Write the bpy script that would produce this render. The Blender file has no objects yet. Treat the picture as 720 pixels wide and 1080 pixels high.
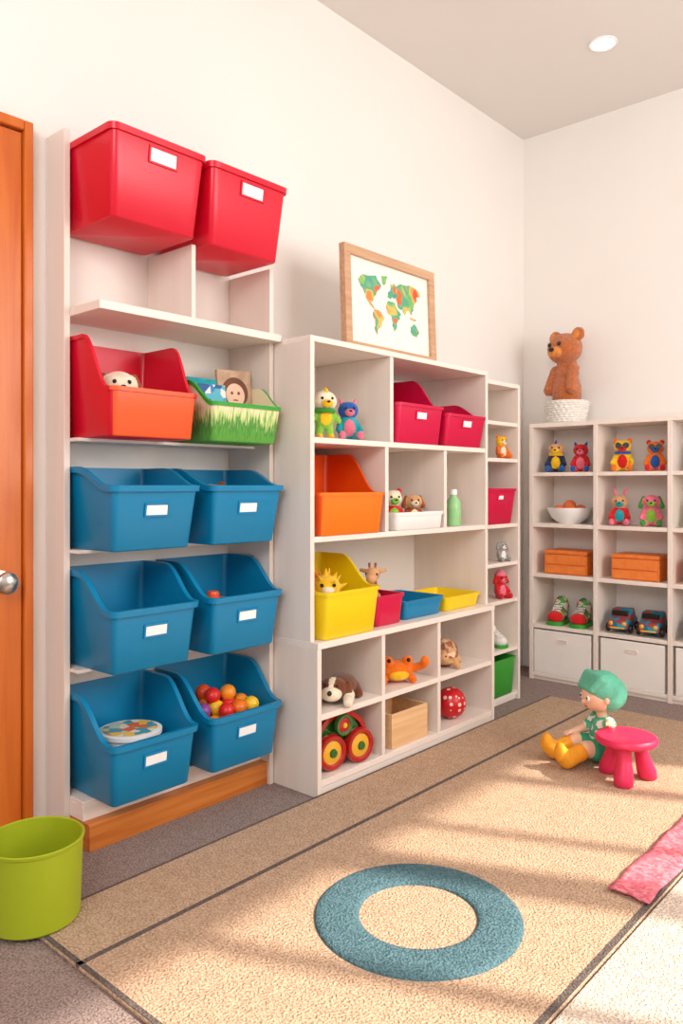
import bpy, bmesh, math, random
from mathutils import Vector, Matrix, Euler
random.seed(7)
scene = bpy.context.scene
COL = scene.collection
scene.view_settings.view_transform = 'Standard'
scene.view_settings.look = 'None'

# ------------------------------------------------------------------ materials
def lin(c):
    o = []
    for v in c:
        v = v / 255.0
        o.append(v / 12.92 if v <= 0.04045 else ((v + 0.055) / 1.055) ** 2.4)
    return (o[0], o[1], o[2], 1.0)

MC = {}
def mat(name, rgb, rough=0.5, var=0.06, scale=12.0, bump=0.0, bscale=None, emit=0.0, coat=0.0, sss=0.0, metal=0.0, sheen=0.0):
    if name in MC:
        return MC[name]
    m = bpy.data.materials.new(name)
    m.use_nodes = True
    nt = m.node_tree
    b = nt.nodes['Principled BSDF']
    b.inputs['Roughness'].default_value = rough
    b.inputs['Metallic'].default_value = metal
    b.inputs['Coat Weight'].default_value = coat
    b.inputs['Sheen Weight'].default_value = sheen
    if rough >= 0.85:
        b.inputs['Specular IOR Level'].default_value = 0.12
    tc = nt.nodes.new('ShaderNodeTexCoord')
    nz = nt.nodes.new('ShaderNodeTexNoise')
    nz.inputs['Scale'].default_value = scale
    nz.inputs['Detail'].default_value = 4
    nt.links.new(tc.outputs['Object'], nz.inputs['Vector'])
    cr = nt.nodes.new('ShaderNodeValToRGB')
    c = lin(rgb)
    cr.color_ramp.elements[0].position = 0.3
    cr.color_ramp.elements[1].position = 0.7
    cr.color_ramp.elements[0].color = tuple(min(1, x * (1 - var)) for x in c[:3]) + (1,)
    cr.color_ramp.elements[1].color = tuple(min(1, x * (1 + var)) for x in c[:3]) + (1,)
    nt.links.new(nz.outputs['Fac'], cr.inputs['Fac'])
    nt.links.new(cr.outputs['Color'], b.inputs['Base Color'])
    if emit > 0:
        nt.links.new(cr.outputs['Color'], b.inputs['Emission Color'])
        b.inputs['Emission Strength'].default_value = emit
    if bump > 0:
        n2 = nt.nodes.new('ShaderNodeTexNoise')
        n2.inputs['Scale'].default_value = bscale or scale * 6
        n2.inputs['Detail'].default_value = 3
        nt.links.new(tc.outputs['Object'], n2.inputs['Vector'])
        bp = nt.nodes.new('ShaderNodeBump')
        bp.inputs['Strength'].default_value = bump
        bp.inputs['Distance'].default_value = 0.01
        nt.links.new(n2.outputs['Fac'], bp.inputs['Height'])
        nt.links.new(bp.outputs['Normal'], b.inputs['Normal'])
    MC[name] = m
    return m

def mat_patch(name, cols, scale=30, rough=0.6, feature='F1'):
    if name in MC:
        return MC[name]
    m = bpy.data.materials.new(name)
    m.use_nodes = True
    nt = m.node_tree
    b = nt.nodes['Principled BSDF']
    b.inputs['Roughness'].default_value = rough
    tc = nt.nodes.new('ShaderNodeTexCoord')
    vo = nt.nodes.new('ShaderNodeTexVoronoi')
    vo.inputs['Scale'].default_value = scale
    if feature != 'F1':
        vo.feature = feature
    nt.links.new(tc.outputs['Object'], vo.inputs['Vector'])
    sp = nt.nodes.new('ShaderNodeSeparateColor')
    nt.links.new(vo.outputs['Color'], sp.inputs['Color'])
    cr = nt.nodes.new('ShaderNodeValToRGB')
    cr.color_ramp.interpolation = 'CONSTANT' if feature == 'F1' else 'LINEAR'
    els = cr.color_ramp.elements
    while len(els) < len(cols):
        els.new(0.5)
    for i, c in enumerate(cols):
        els[i].position = i / len(cols)
        els[i].color = lin(c)
    nt.links.new(sp.outputs['Red'], cr.inputs['Fac'])
    nt.links.new(cr.outputs['Color'], b.inputs['Base Color'])
    MC[name] = m
    return m

def mat_dots(name, base, dot, scale=30, size=0.3, rough=0.35):
    m = bpy.data.materials.new(name)
    m.use_nodes = True
    nt = m.node_tree
    b = nt.nodes['Principled BSDF']
    b.inputs['Roughness'].default_value = rough
    tc = nt.nodes.new('ShaderNodeTexCoord')
    vo = nt.nodes.new('ShaderNodeTexVoronoi')
    vo.inputs['Scale'].default_value = scale
    vo.inputs['Randomness'].default_value = 0.4
    nt.links.new(tc.outputs['Object'], vo.inputs['Vector'])
    cr = nt.nodes.new('ShaderNodeValToRGB')
    cr.color_ramp.interpolation = 'CONSTANT'
    cr.color_ramp.elements[0].color = lin(dot)
    cr.color_ramp.elements[1].position = size
    cr.color_ramp.elements[1].color = lin(base)
    nt.links.new(vo.outputs['Distance'], cr.inputs['Fac'])
    nt.links.new(cr.outputs['Color'], b.inputs['Base Color'])
    return m

def mat_wood(name, c1, c2, rough=0.45, axis=2, scale=3.0):
    if name in MC:
        return MC[name]
    m = bpy.data.materials.new(name)
    m.use_nodes = True
    nt = m.node_tree
    b = nt.nodes['Principled BSDF']
    b.inputs['Roughness'].default_value = rough
    tc = nt.nodes.new('ShaderNodeTexCoord')
    mp = nt.nodes.new('ShaderNodeMapping')
    s = [scale * 9] * 3
    s[axis] = scale * 0.5
    mp.inputs['Scale'].default_value = s
    nt.links.new(tc.outputs['Object'], mp.inputs['Vector'])
    nz = nt.nodes.new('ShaderNodeTexNoise')
    nz.inputs['Scale'].default_value = 1.5
    nz.inputs['Detail'].default_value = 4
    nz.inputs['Distortion'].default_value = 0.6
    nt.links.new(mp.outputs['Vector'], nz.inputs['Vector'])
    cr = nt.nodes.new('ShaderNodeValToRGB')
    cr.color_ramp.elements[0].position = 0.35
    cr.color_ramp.elements[1].position = 0.68
    cr.color_ramp.elements[0].color = lin(c1)
    cr.color_ramp.elements[1].color = lin(c2)
    nt.links.new(nz.outputs['Fac'], cr.inputs['Fac'])
    nt.links.new(cr.outputs['Color'], b.inputs['Base Color'])
    MC[name] = m
    return m

def mat_carpet(name, c1, c2, strength=0.8, scale=190):
    m = bpy.data.materials.new(name)
    m.use_nodes = True
    nt = m.node_tree
    b = nt.nodes['Principled BSDF']
    b.inputs['Roughness'].default_value = 0.95
    b.inputs['Specular IOR Level'].default_value = 0.1
    tc = nt.nodes.new('ShaderNodeTexCoord')
    n1 = nt.nodes.new('ShaderNodeTexNoise')
    n1.inputs['Scale'].default_value = scale
    n1.inputs['Detail'].default_value = 2
    n2 = nt.nodes.new('ShaderNodeTexNoise')
    n2.inputs['Scale'].default_value = 40
    n2.inputs['Detail'].default_value = 3
    for n in (n1, n2):
        nt.links.new(tc.outputs['Object'], n.inputs['Vector'])
    mx = nt.nodes.new('ShaderNodeMath')
    mx.operation = 'MULTIPLY_ADD'
    mx.inputs[1].default_value = 0.2
    nt.links.new(n2.outputs['Fac'], mx.inputs[0])
    m2 = nt.nodes.new('ShaderNodeMath')
    m2.operation = 'MULTIPLY'
    m2.inputs[1].default_value = 0.8
    nt.links.new(n1.outputs['Fac'], m2.inputs[0])
    nt.links.new(m2.outputs[0], mx.inputs[2])
    cr = nt.nodes.new('ShaderNodeValToRGB')
    cr.color_ramp.elements[0].position = 0.36
    cr.color_ramp.elements[1].position = 0.62
    cr.color_ramp.elements[0].color = lin(c1)
    cr.color_ramp.elements[1].color = lin(c2)
    nt.links.new(mx.outputs[0], cr.inputs['Fac'])
    nt.links.new(cr.outputs['Color'], b.inputs['Base Color'])
    bp = nt.nodes.new('ShaderNodeBump')
    bp.inputs['Strength'].default_value = strength
    bp.inputs['Distance'].default_value = 0.008
    nt.links.new(n1.outputs['Fac'], bp.inputs['Height'])
    nt.links.new(bp.outputs['Normal'], b.inputs['Normal'])
    return m

def mat_grass(name):
    m = bpy.data.materials.new(name)
    m.use_nodes = True
    nt = m.node_tree
    b = nt.nodes['Principled BSDF']
    b.inputs['Roughness'].default_value = 0.5
    tc = nt.nodes.new('ShaderNodeTexCoord')
    sep = nt.nodes.new('ShaderNodeSeparateXYZ')
    nt.links.new(tc.outputs['Object'], sep.inputs[0])
    mp = nt.nodes.new('ShaderNodeMapping')
    mp.inputs['Scale'].default_value = (70, 70, 9)
    nt.links.new(tc.outputs['Object'], mp.inputs['Vector'])
    nz = nt.nodes.new('ShaderNodeTexNoise')
    nz.inputs['Scale'].default_value = 1.6
    nt.links.new(mp.outputs['Vector'], nz.inputs['Vector'])
    ma = nt.nodes.new('ShaderNodeMath')
    ma.operation = 'MULTIPLY_ADD'
    ma.inputs[1].default_value = 0.16
    nt.links.new(nz.outputs['Fac'], ma.inputs[0])
    nt.links.new(sep.outputs['Z'], ma.inputs[2])
    cr = nt.nodes.new('ShaderNodeValToRGB')
    els = cr.color_ramp.elements
    els[0].position = 0.0; els[0].color = lin((60, 140, 50))
    els[1].position = 0.10; els[1].color = lin((100, 175, 70))
    for p, c in ((0.135, (70, 145, 55)), (0.17, (200, 220, 140)), (0.20, (245, 230, 190))):
        e = els.new(p); e.color = lin(c)
    nt.links.new(ma.outputs[0], cr.inputs['Fac'])
    nt.links.new(cr.outputs['Color'], b.inputs['Base Color'])
    return m

M_wall = mat('wall_paint', (241, 235, 229), 0.9, 0.01, 2, bump=0.04, bscale=90)
M_ceil = mat('ceiling_paint', (228, 222, 217), 0.9, 0.01, 2, bump=0.03, bscale=90)
M_unit = mat_wood('cream_laminate', (236, 220, 208), (240, 226, 215), 0.5, axis=2, scale=1.5)
M_unitE = mat_wood('cream_laminate_flat', (240, 225, 213), (244, 231, 221), 0.5, axis=1, scale=1.5)
M_back = mat('white_backing', (238, 229, 220), 0.6, 0.015, 4)
M_door = mat_wood('orange_wood', (202, 96, 22), (216, 114, 34), 0.35, axis=2, scale=2.4)
M_plinth = mat_wood('orange_wood_flat', (190, 100, 34), (216, 130, 56), 0.4, axis=1, scale=3)
M_oak = mat_wood('light_oak', (192, 146, 110), (210, 168, 132), 0.5, axis=1, scale=4)
M_beech = mat_wood('beech', (230, 180, 128), (240, 198, 150), 0.5, axis=1, scale=4)
M_owood = mat_wood('orange_beech', (236, 122, 46), (244, 138, 62), 0.5, axis=0, scale=3)
M_red = mat('red_plastic', (220, 12, 46), 0.32, 0.02, 5)
M_pink = mat('crimson_plastic', (212, 12, 70), 0.34, 0.02, 5)
M_blue = mat('blue_plastic', (0, 130, 178), 0.38, 0.03, 5)
M_orange_shade = mat('orange_plastic_shade', (238, 84, 10), 0.35, 0.03, 5)  # shaded orange: shade put into the colour of the bin's sides and interior
M_orange_lit = mat('orange_plastic_lit', (250, 124, 20), 0.35, 0.03, 5)  # same plastic, lighter: light painted onto the bin's front
M_orangef = mat('coral_orange_plastic', (240, 94, 42), 0.35, 0.03, 5)
M_yellow = mat('yellow_plastic', (248, 212, 14), 0.35, 0.03, 5)
M_green = mat('green_plastic', (50, 160, 46), 0.4, 0.03, 5)
M_lime = mat('lime_plastic', (164, 178, 28), 0.45, 0.03, 5)
M_white = mat('white_plastic', (246, 243, 240), 0.45, 0.02, 5)
M_card = mat('white_card', (250, 248, 246), 0.6, 0.01, 20)
M_black = mat('black_plastic', (20, 18, 18), 0.2, 0.02, 5)
M_metal = mat('brushed_metal', (190, 185, 180), 0.25, 0.04, 30, metal=1.0)
M_lens = mat('lamp_lens', (255, 252, 246), 0.5, 0.0, 5, emit=6.0)

# ------------------------------------------------------------------ objects
def mkobj(name, me, parent=None, loc=(0, 0, 0), rot=(0, 0, 0)):
    o = bpy.data.objects.new(name, me)
    COL.objects.link(o)
    if parent is not None:
        o.parent = parent
    o.location = loc
    o.rotation_euler = rot
    return o

def thing(name, label, category, loc=(0, 0, 0), rot=(0, 0, 0), group=None):
    o = bpy.data.objects.new(name, None)
    o.empty_display_size = 0.05
    COL.objects.link(o)
    o.location = loc
    o.rotation_euler = rot
    o['label'] = label
    o['category'] = category
    if group:
        o['group'] = group
    return o

def tag(o, label, category, group=None):
    o['label'] = label
    o['category'] = category
    if group:
        o['group'] = group
    return o

def finish(bm, name, mats, parent=None, loc=(0, 0, 0), rot=(0, 0, 0), bevel=0, angle=35, smooth=True):
    bmesh.ops.recalc_face_normals(bm, faces=bm.faces)
    me = bpy.data.meshes.new(name)
    bm.to_mesh(me)
    bm.free()
    for m in mats:
        me.materials.append(m)
    if smooth:
        me.polygons.foreach_set('use_smooth', [True] * len(me.polygons))
        me.set_sharp_from_angle(angle=math.radians(angle))
    o = mkobj(name, me, parent, loc, rot)
    if bevel > 0:
        md = o.modifiers.new('bevel', 'BEVEL')
        md.width = bevel
        md.segments = 2
        md.limit_method = 'ANGLE'
    return o

def addbox(bm, x0, x1, y0, y1, z0, z1, mi=0, M=None):
    co = [(x0, y0, z0), (x1, y0, z0), (x1, y1, z0), (x0, y1, z0), (x0, y0, z1), (x1, y0, z1), (x1, y1, z1), (x0, y1, z1)]
    vs = [bm.verts.new((M @ Vector(c)) if M else c) for c in co]
    for f in ((0, 3, 2, 1), (4, 5, 6, 7), (0, 1, 5, 4), (1, 2, 6, 5), (2, 3, 7, 6), (3, 0, 4, 7)):
        fa = bm.faces.new([vs[i] for i in f])
        fa.material_index = mi

def boxpart(name, parent, x, y, z, m, bevel=0.0015, world=True):
    """box part given in world coordinates below an unrotated parent"""
    off = parent.location if (parent is not None and world) else Vector((0, 0, 0))
    cx, cy, cz = (x[0] + x[1]) / 2, (y[0] + y[1]) / 2, z[0]
    bm = bmesh.new()
    addbox(bm, x[0] - cx, x[1] - cx, y[0] - cy, y[1] - cy, 0, z[1] - z[0])
    return finish(bm, name, [m], parent, (cx - off[0], cy - off[1], cz - off[2]), bevel=bevel)

def addlathe(bm, prof, seg=32, mi=0, M=None):
    rings = []
    for r, z in prof:
        if r < 1e-6:
            v = Vector((0, 0, z))
            rings.append([bm.verts.new(M @ v if M else v)])
        else:
            rg = []
            for i in range(seg):
                a = 2 * math.pi * i / seg
                v = Vector((r * math.cos(a), r * math.sin(a), z))
                rg.append(bm.verts.new(M @ v if M else v))
            rings.append(rg)
    for a, b in zip(rings[:-1], rings[1:]):
        if len(a) == 1 and len(b) == 1:
            continue
        for i in range(seg):
            j = (i + 1) % seg
            if len(a) == 1:
                f = bm.faces.new((a[0], b[i], b[j]))
            elif len(b) == 1:
                f = bm.faces.new((a[i], b[0], a[j]))
            else:
                f = bm.faces.new((a[i], b[i], b[j], a[j]))
            f.material_index = mi

def lathe(name, prof, m, parent=None, loc=(0, 0, 0), rot=(0, 0, 0), seg=32, angle=40):
    bm = bmesh.new()
    addlathe(bm, prof, seg)
    return finish(bm, name, [m], parent, loc, rot, angle=angle)

def sphere(name, r, m, parent=None, loc=(0, 0, 0), sc=(1, 1, 1), seg=16, rot=(0, 0, 0)):
    bm = bmesh.new()
    bmesh.ops.create_uvsphere(bm, u_segments=seg, v_segments=max(8, seg // 2), radius=r)
    for v in bm.verts:
        v.co = Vector((v.co.x * sc[0], v.co.y * sc[1], v.co.z * sc[2]))
    return finish(bm, name, [m], parent, loc, rot, angle=180)

def limb(p0, p1, r0, r1, m=0, n=6):
    p0 = Vector(p0); p1 = Vector(p1)
    out = []
    for i in range(n + 1):
        t = i / n
        r = r0 * (1 - t) + r1 * t
        out.append((tuple(p0.lerp(p1, t)), (r, r, r), m))
    return out

def blob(name, ells, voxel, mats, parent=None, loc=(0, 0, 0), rot=(0, 0, 0), smooth=4, paint=()):
    bm = bmesh.new()
    info = []
    for e in ells:
        c, r, mi = e[0], e[1], e[2]
        R = Euler(e[3]).to_matrix().to_4x4() if len(e) > 3 else Matrix.Identity(4)
        M = Matrix.Translation(c) @ R @ Matrix.Diagonal((r[0], r[1], r[2], 1))
        bmesh.ops.create_icosphere(bm, subdivisions=3, radius=1.0, matrix=M)
        info.append((M.inverted(), mi))
    pinfo = []
    for e in paint:
        R = Euler(e[3]).to_matrix().to_4x4() if len(e) > 3 else Matrix.Identity(4)
        M = Matrix.Translation(e[0]) @ R @ Matrix.Diagonal((e[1][0], e[1][1], e[1][2], 1))
        pinfo.append((M.inverted(), e[2]))
    me = bpy.data.meshes.new('tmp')
    bm.to_mesh(me)
    bm.free()
    o = bpy.data.objects.new('tmp', me)
    COL.objects.link(o)
    rm = o.modifiers.new('r', 'REMESH')
    rm.mode = 'VOXEL'
    rm.voxel_size = voxel
    sm = o.modifiers.new('s', 'SMOOTH')
    sm.factor = 0.5
    sm.iterations = smooth
    dg = bpy.context.evaluated_depsgraph_get()
    dg.update()
    nm = bpy.data.meshes.new_from_object(o.evaluated_get(dg))
    bpy.data.objects.remove(o)
    bpy.data.meshes.remove(me)
    nm.name = name
    nm.materials.clear()
    for m in mats:
        nm.materials.append(m)
    if len(mats) > 1:
        for p in nm.polygons:
            c = p.center
            best, bi = 1e9, 0
            for Mi, mi in info:
                d = (Mi @ c).length_squared
                if d < best:
                    best, bi = d, mi
            for Mi, mi in pinfo:
                if (Mi @ c).length_squared < 1:
                    bi = mi
            p.material_index = bi
    nm.polygons.foreach_set('use_smooth', [True] * len(nm.polygons))
    return mkobj(name, nm, parent, loc, rot)

def fluff(o, strength=0.006, size=0.012):
    tx = bpy.data.textures.new('fluff', 'CLOUDS')
    tx.noise_scale = size
    tx.noise_depth = 2
    md = o.modifiers.new('fluff', 'DISPLACE')
    md.texture = tx
    md.strength = strength
    md.mid_level = 0.4

# ------------------------------------------------------------------ bins
def rring(x0, x1, y0, y1, r, n=20, cn=4):
    pts = []
    def side(a, b):
        for i in range(n):
            t = i / n
            pts.append((a[0] + (b[0] - a[0]) * t, a[1] + (b[1] - a[1]) * t))
    def corner(cx, cy, a0):
        for i in range(cn):
            a = a0 + (math.pi / 2) * i / cn
            pts.append((cx + r * math.cos(a), cy + r * math.sin(a)))
    side((x1, y0 + r), (x1, y1 - r)); corner(x1 - r, y1 - r, 0)
    side((x1 - r, y1), (x0 + r, y1)); corner(x0 + r, y1 - r, math.pi / 2)
    side((x0, y1 - r), (x0, y0 + r)); corner(x0 + r, y0 + r, math.pi)
    side((x0 + r, y0), (x1 - r, y0)); corner(x1 - r, y0 + r, 1.5 * math.pi)
    return pts

def tub(bm, D, W, H, Hf=None, a=0.45, b=0.93, tp=0.02, tf=0.03, t=0.004, lip=0.007, lipd=0.012, r=0.018, fmi=0, rimmi=0, soft=0.5):
    Hf = Hf or H
    NS = 20
    def ringT(e): return rring(-e, D + e, -W / 2 - e, W / 2 + e, max(r + e, 0.003), NS)
    def ringB(e): return rring(tp * 0.3 - e, D - tf + e, -W / 2 + tp - e, W / 2 - tp + e, max(r + e, 0.003), NS)
    T0 = ringT(0)
    n = len(T0)
    hs = []
    for x, y in T0:
        u = x / D
        if u <= a: h = H
        elif u >= b: h = Hf
        else:
            s = (u - a) / (b - a)
            s = soft * s * s * (3 - 2 * s) + (1 - soft) * s
            h = H + (Hf - H) * s
        hs.append(h)
    def pts(e, zf):
        A, B = ringB(e), ringT(e)
        out = []
        for i in range(n):
            z = zf(hs[i])
            k = z / H
            out.append((A[i][0] + (B[i][0] - A[i][0]) * k, A[i][1] + (B[i][1] - A[i][1]) * k, z))
        return out
    ringsets = [pts(-t, lambda h: t), pts(-t, lambda h: h), pts(lip, lambda h: h), pts(lip, lambda h: h - lipd), pts(0, lambda h: h - lipd), pts(0, lambda h: 0.004), pts(-0.004, lambda h: 0.0)]
    rings = [[bm.verts.new(p) for p in rs] for rs in ringsets]
    for k in range(len(rings) - 1):
        A, B = rings[k], rings[k + 1]
        for i in range(n):
            j = (i + 1) % n
            f = bm.faces.new((A[i], A[j], B[j], B[i]))
            if k in (1, 2, 3):
                f.material_index = rimmi if rimmi else (fmi if (i < NS or i >= n - 3) and fmi else 0)
            if k in (4, 5) and fmi and (i < NS + 2 or i >= n - 2):
                f.material_index = fmi
    bm.faces.new(rings[0])
    bm.faces.new(rings[-1][::-1])

def storage_bin(label, x0, yc, z, D, W, H, Hf, m, m2=None, group=None, label_card=True, a=0.35, b=0.93, yaw=0.0, name='storage_bin', tf=0.03, tp=0.014, lip=0.006, lz=0.55, rim=None, lw=0.082, lh=0.034, ly=0.0, lipd=0.012, soft=.5):
    T = thing(name, label, 'storage bin', (x0, yc, z + 0.0005), (0, 0, yaw), group)
    bm = bmesh.new()
    mats = [m] + ([m2] if m2 else []) + ([rim] if rim else [])
    tub(bm, D, W, H, Hf, a, b, tf=tf, tp=tp, lip=lip, lipd=lipd, fmi=1 if m2 else 0, rimmi=(len(mats) - 1) if rim else 0, soft=soft)
    finish(bm, 'bin_body', mats, T, angle=50)
    if label_card:
        zc = (Hf or H) * lz
        xs = D - tf + tf * zc / H
        ang = math.atan2(tf, H)
        bm = bmesh.new()
        addbox(bm, -.001, 0.003, -lw / 2, lw / 2, -lh / 2, lh / 2)
        finish(bm, 'label_card', [M_card], T, (xs, ly, zc), (0, ang, 0), bevel=0.001)
        bm = bmesh.new()
        q = .006
        w2, h2 = lw / 2, lh / 2
        addbox(bm, -.001, .005, -w2 - q, w2 + q, h2, h2 + q); addbox(bm, -.001, .005, -w2 - q, w2 + q, -h2 - q, -h2)
        addbox(bm, -.001, .005, -w2 - q, -w2, -h2, h2); addbox(bm, -.001, .005, w2, w2 + q, -h2, h2)
        finish(bm, 'label_holder', [m], T, (xs, ly, zc), (0, ang, 0), bevel=0.001)
    return T

# ------------------------------------------------------------------ room shell
def structure(o):
    o['kind'] = 'structure'
    return o
RX, RYB, RYF, CH = 3.4, 4.10, -1.6, 3.07
def sbox(name, x, y, z, m, bevel=0):
    return structure(boxpart(name, None, x, y, z, m, bevel))
M_floor = mat_carpet('grey_carpet', (124, 106, 100), (174, 155, 148))
sbox('floor', (-0.15, RX + 0.15), (RYF, RYB + 0.15), (-0.1, 0), M_floor)
sbox('ceiling', (-0.15, RX + 0.15), (RYF, RYB + 0.15), (CH, CH + 0.1), M_ceil)
sbox('wall_left', (-0.12, 0), (RYF, RYB), (0, CH), M_wall)
sbox('wall_back', (-0.12, RX + 0.12), (RYB, RYB + 0.12), (0, CH), M_wall)
WY0, WY1, WZ0, WZ1 = 1.86, 4.02, 0.2, 2.36
bm = bmesh.new()
addbox(bm, RX, RX + 0.12, RYF, WY0, 0, CH)
addbox(bm, RX, RX + 0.12, WY1, RYB, 0, CH)
addbox(bm, RX, RX + 0.12, WY0, WY1, 0, WZ0)
addbox(bm, RX, RX + 0.12, WY0, WY1, WZ1, CH)
structure(finish(bm, 'wall_right', [M_wall], smooth=False))
bm = bmesh.new()
addbox(bm, RX + 0.02, RX + 0.06, WY0, WY1, WZ0, WZ0 + 0.05)
addbox(bm, RX + 0.02, RX + 0.06, WY0, WY1, WZ1 - 0.05, WZ1)
for y, wd in ((WY0, .05), (2.28, .05), (2.76, .15), (3.12, .04), (3.6, .07), (WY1 - 0.05, .05)):
    addbox(bm, RX + 0.02, RX + 0.05, y, y + wd, WZ0 + 0.05, WZ1 - 0.05)
structure(finish(bm, 'window_1', [M_white], smooth=False))
sbox('baseboard_back', (0.0, RX), (RYB - 0.012, RYB), (0, 0.09), M_white)

# door in the long wall
D1 = thing('door_1', 'orange-brown wooden door with panels and metal knob', 'door', (0, 0.65, 0))
D1['kind'] = 'structure'
del D1['category']
boxpart('door_leaf', D1, (0.001, 0.022), (0.16, 1.072), (0.005, 2.08), M_door, 0.002)
for z0, z1 in ((0.15, 0.62), (0.92, 1.95)):
    boxpart('door_panel', D1, (0.022, 0.03), (0.30, 0.93), (z0, z1), M_door, 0.004)
boxpart('door_casing', D1, (0.001, 0.036), (1.074, 1.102), (0, 2.115), M_door, 0.004)
boxpart('door_casing', D1, (0.001, 0.036), (0.12, 0.16), (0, 2.115), M_door, 0.004)
boxpart('door_casing', D1, (0.001, 0.036), (0.16, 1.074), (2.085, 2.115), M_door, 0.004)
lathe('door_knob', [(0, 0), (0.032, 0), (0.032, 0.006), (0.014, 0.01), (0.012, 0.03), (0.026, 0.038), (0.032, 0.05), (0.03, 0.062), (0.018, 0.07), (0, 0.071)], M_metal, D1, (0.022, 1.005 - 0.65, 0.775), (0, math.pi / 2, 0))

# ceiling downlight
L = thing('ceiling_light', 'round white recessed ceiling downlight, switched on', 'ceiling light', (0.76, 3.44, CH))
lathe('trim_ring', [(0.05, 0), (0.062, 0), (0.064, -0.004), (0.06, -0.008), (0.052, -0.008), (0.05, 0)], M_white, L)
lathe('lens', [(0, -0.001), (0.05, -0.001), (0.05, -0.005), (0, -0.006)], M_lens, L)

# ------------------------------------------------------------------ rugs
M_rug = mat_carpet('beige_pile', (172, 138, 112), (214, 184, 156), 1.0, 170)
M_rugl = mat_carpet('cream_pile', (202, 180, 160), (234, 218, 202), 1.0, 170)
M_line = mat_carpet('charcoal_pile', (88, 78, 74), (120, 108, 102))
M_teal = mat_carpet('teal_pile', (68, 98, 106), (100, 132, 140), 1.0, 170)
RG = thing('rug', 'large beige pile rug with dark lines and teal ring', 'rug', (1.0, 2.2, 0))
RX0, RX1, RY0, RY1 = 0.44, 1.525, 0.875, 3.55
boxpart('rug_field', RG, (RX0, RX1), (RY0, RY1), (0.0, 0.011), M_rug, 0.004)
bm = bmesh.new()
off = (1.0, 2.2)
for x0, x1, y0, y1 in ((RX0 + 0.0, RX0 + 0.008, RY0, RY1), (0.674, 0.688, RY0, RY1), (RX1 - 0.018, RX1 - 0.002, RY0, RY1),
                       (RX0, RX1, RY0 + 0.002, RY0 + 0.014)):
    addbox(bm, x0 - off[0], x1 - off[0], y0 - off[1], y1 - off[1], 0.006, 0.0118)
finish(bm, 'dark_stripe', [M_line], RG, smooth=False)
bm = bmesh.new()
addlathe(bm, [(0.141, 0.006), (0.142, 0.013), (0.147, 0.0175), (0.158, 0.0195), (0.234, 0.0195), (0.245, 0.0175), (0.25, 0.013), (0.251, 0.006)], 96)
finish(bm, 'teal_ring', [M_teal], RG, (1.117 - off[0], 1.523 - off[1], 0), angle=60)
o = tag(boxpart('rug', None, (1.53, 2.75), (0.5, 2.9), (0, 0.010), M_rugl, 0.004), 'pale cream pile rug beside the larger rug', 'rug')

# pink strip of cloth
bm = bmesh.new()
nx, ny = 8, 40
gr = []
for i in range(nx + 1):
    row = []
    for j in range(ny + 1):
        u, v = i / nx, j / ny
        x = 1.415 + 0.105 * u + 0.0025 * math.sin(v * 17 + u * 2)
        y = 1.935 + 0.62 * v + 0.005 * math.sin(u * 5)
        z = 0.016 + 0.0012 * (math.sin(v * 38 + u * 3) + 1) + 0.0012 * (math.sin(u * 14 + v * 9) + 1)
        row.append(bm.verts.new((x - 1.46, y - 2.2, z)))
    gr.append(row)
for i in range(nx):
    for j in range(ny):
        bm.faces.new((gr[i][j], gr[i + 1][j], gr[i + 1][j + 1], gr[i][j + 1]))
M_cloth = mat_patch('pink_cloth', [(214, 106, 120), (220, 120, 132), (206, 94, 108), (228, 138, 146)], 110, 0.9)
o = finish(bm, 'cloth_strip', [M_cloth], None, (1.46, 2.2, 0), angle=180)
sd = o.modifiers.new('s', 'SOLIDIFY'); sd.thickness = 0.004
tag(o, 'pale pink patterned strip of cloth lying on rug', 'cloth')

# ------------------------------------------------------------------ tall rack
TR = thing('storage_rack', 'tall cream-white wall rack holding red and blue bins', 'shelf', (0.1, 1.52, 0))
boxpart('side_panel', TR, (0.001, 0.108), (1.158, 1.177), (0, 2.10), M_unit)
boxpart('side_panel', TR, (0.001, 0.228), (1.866, 1.884), (0, 1.81), M_unit)
boxpart('back_panel', TR, (0.001, 0.010), (1.177, 1.866), (0.08, 2.06), M_back)
boxpart('shelf', TR, (0.010, 0.268), (1.178, 1.884), (1.550, 1.575), M_unitE)
boxpart('divider', TR, (0.010, 0.25), (1.511, 1.527), (1.575, 1.81), M_unit)
for zt in (1.19, 0.86, 0.51):
    boxpart('shelf', TR, (0.010, 0.15), (1.177, 1.866), (zt - 0.010, zt), M_unitE)
boxpart('shelf', TR, (0.010, 0.18), (1.177, 1.866), (0.123, 0.135), M_unitE)
boxpart('kickboard', TR, (0.010, 0.215), (1.177, 1.866), (0.0, 0.078), M_plinth)
boxpart('shelf_support', TR, (0.010, 0.18), (1.177, 1.866), (0.078, 0.123), M_unitE)

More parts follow.
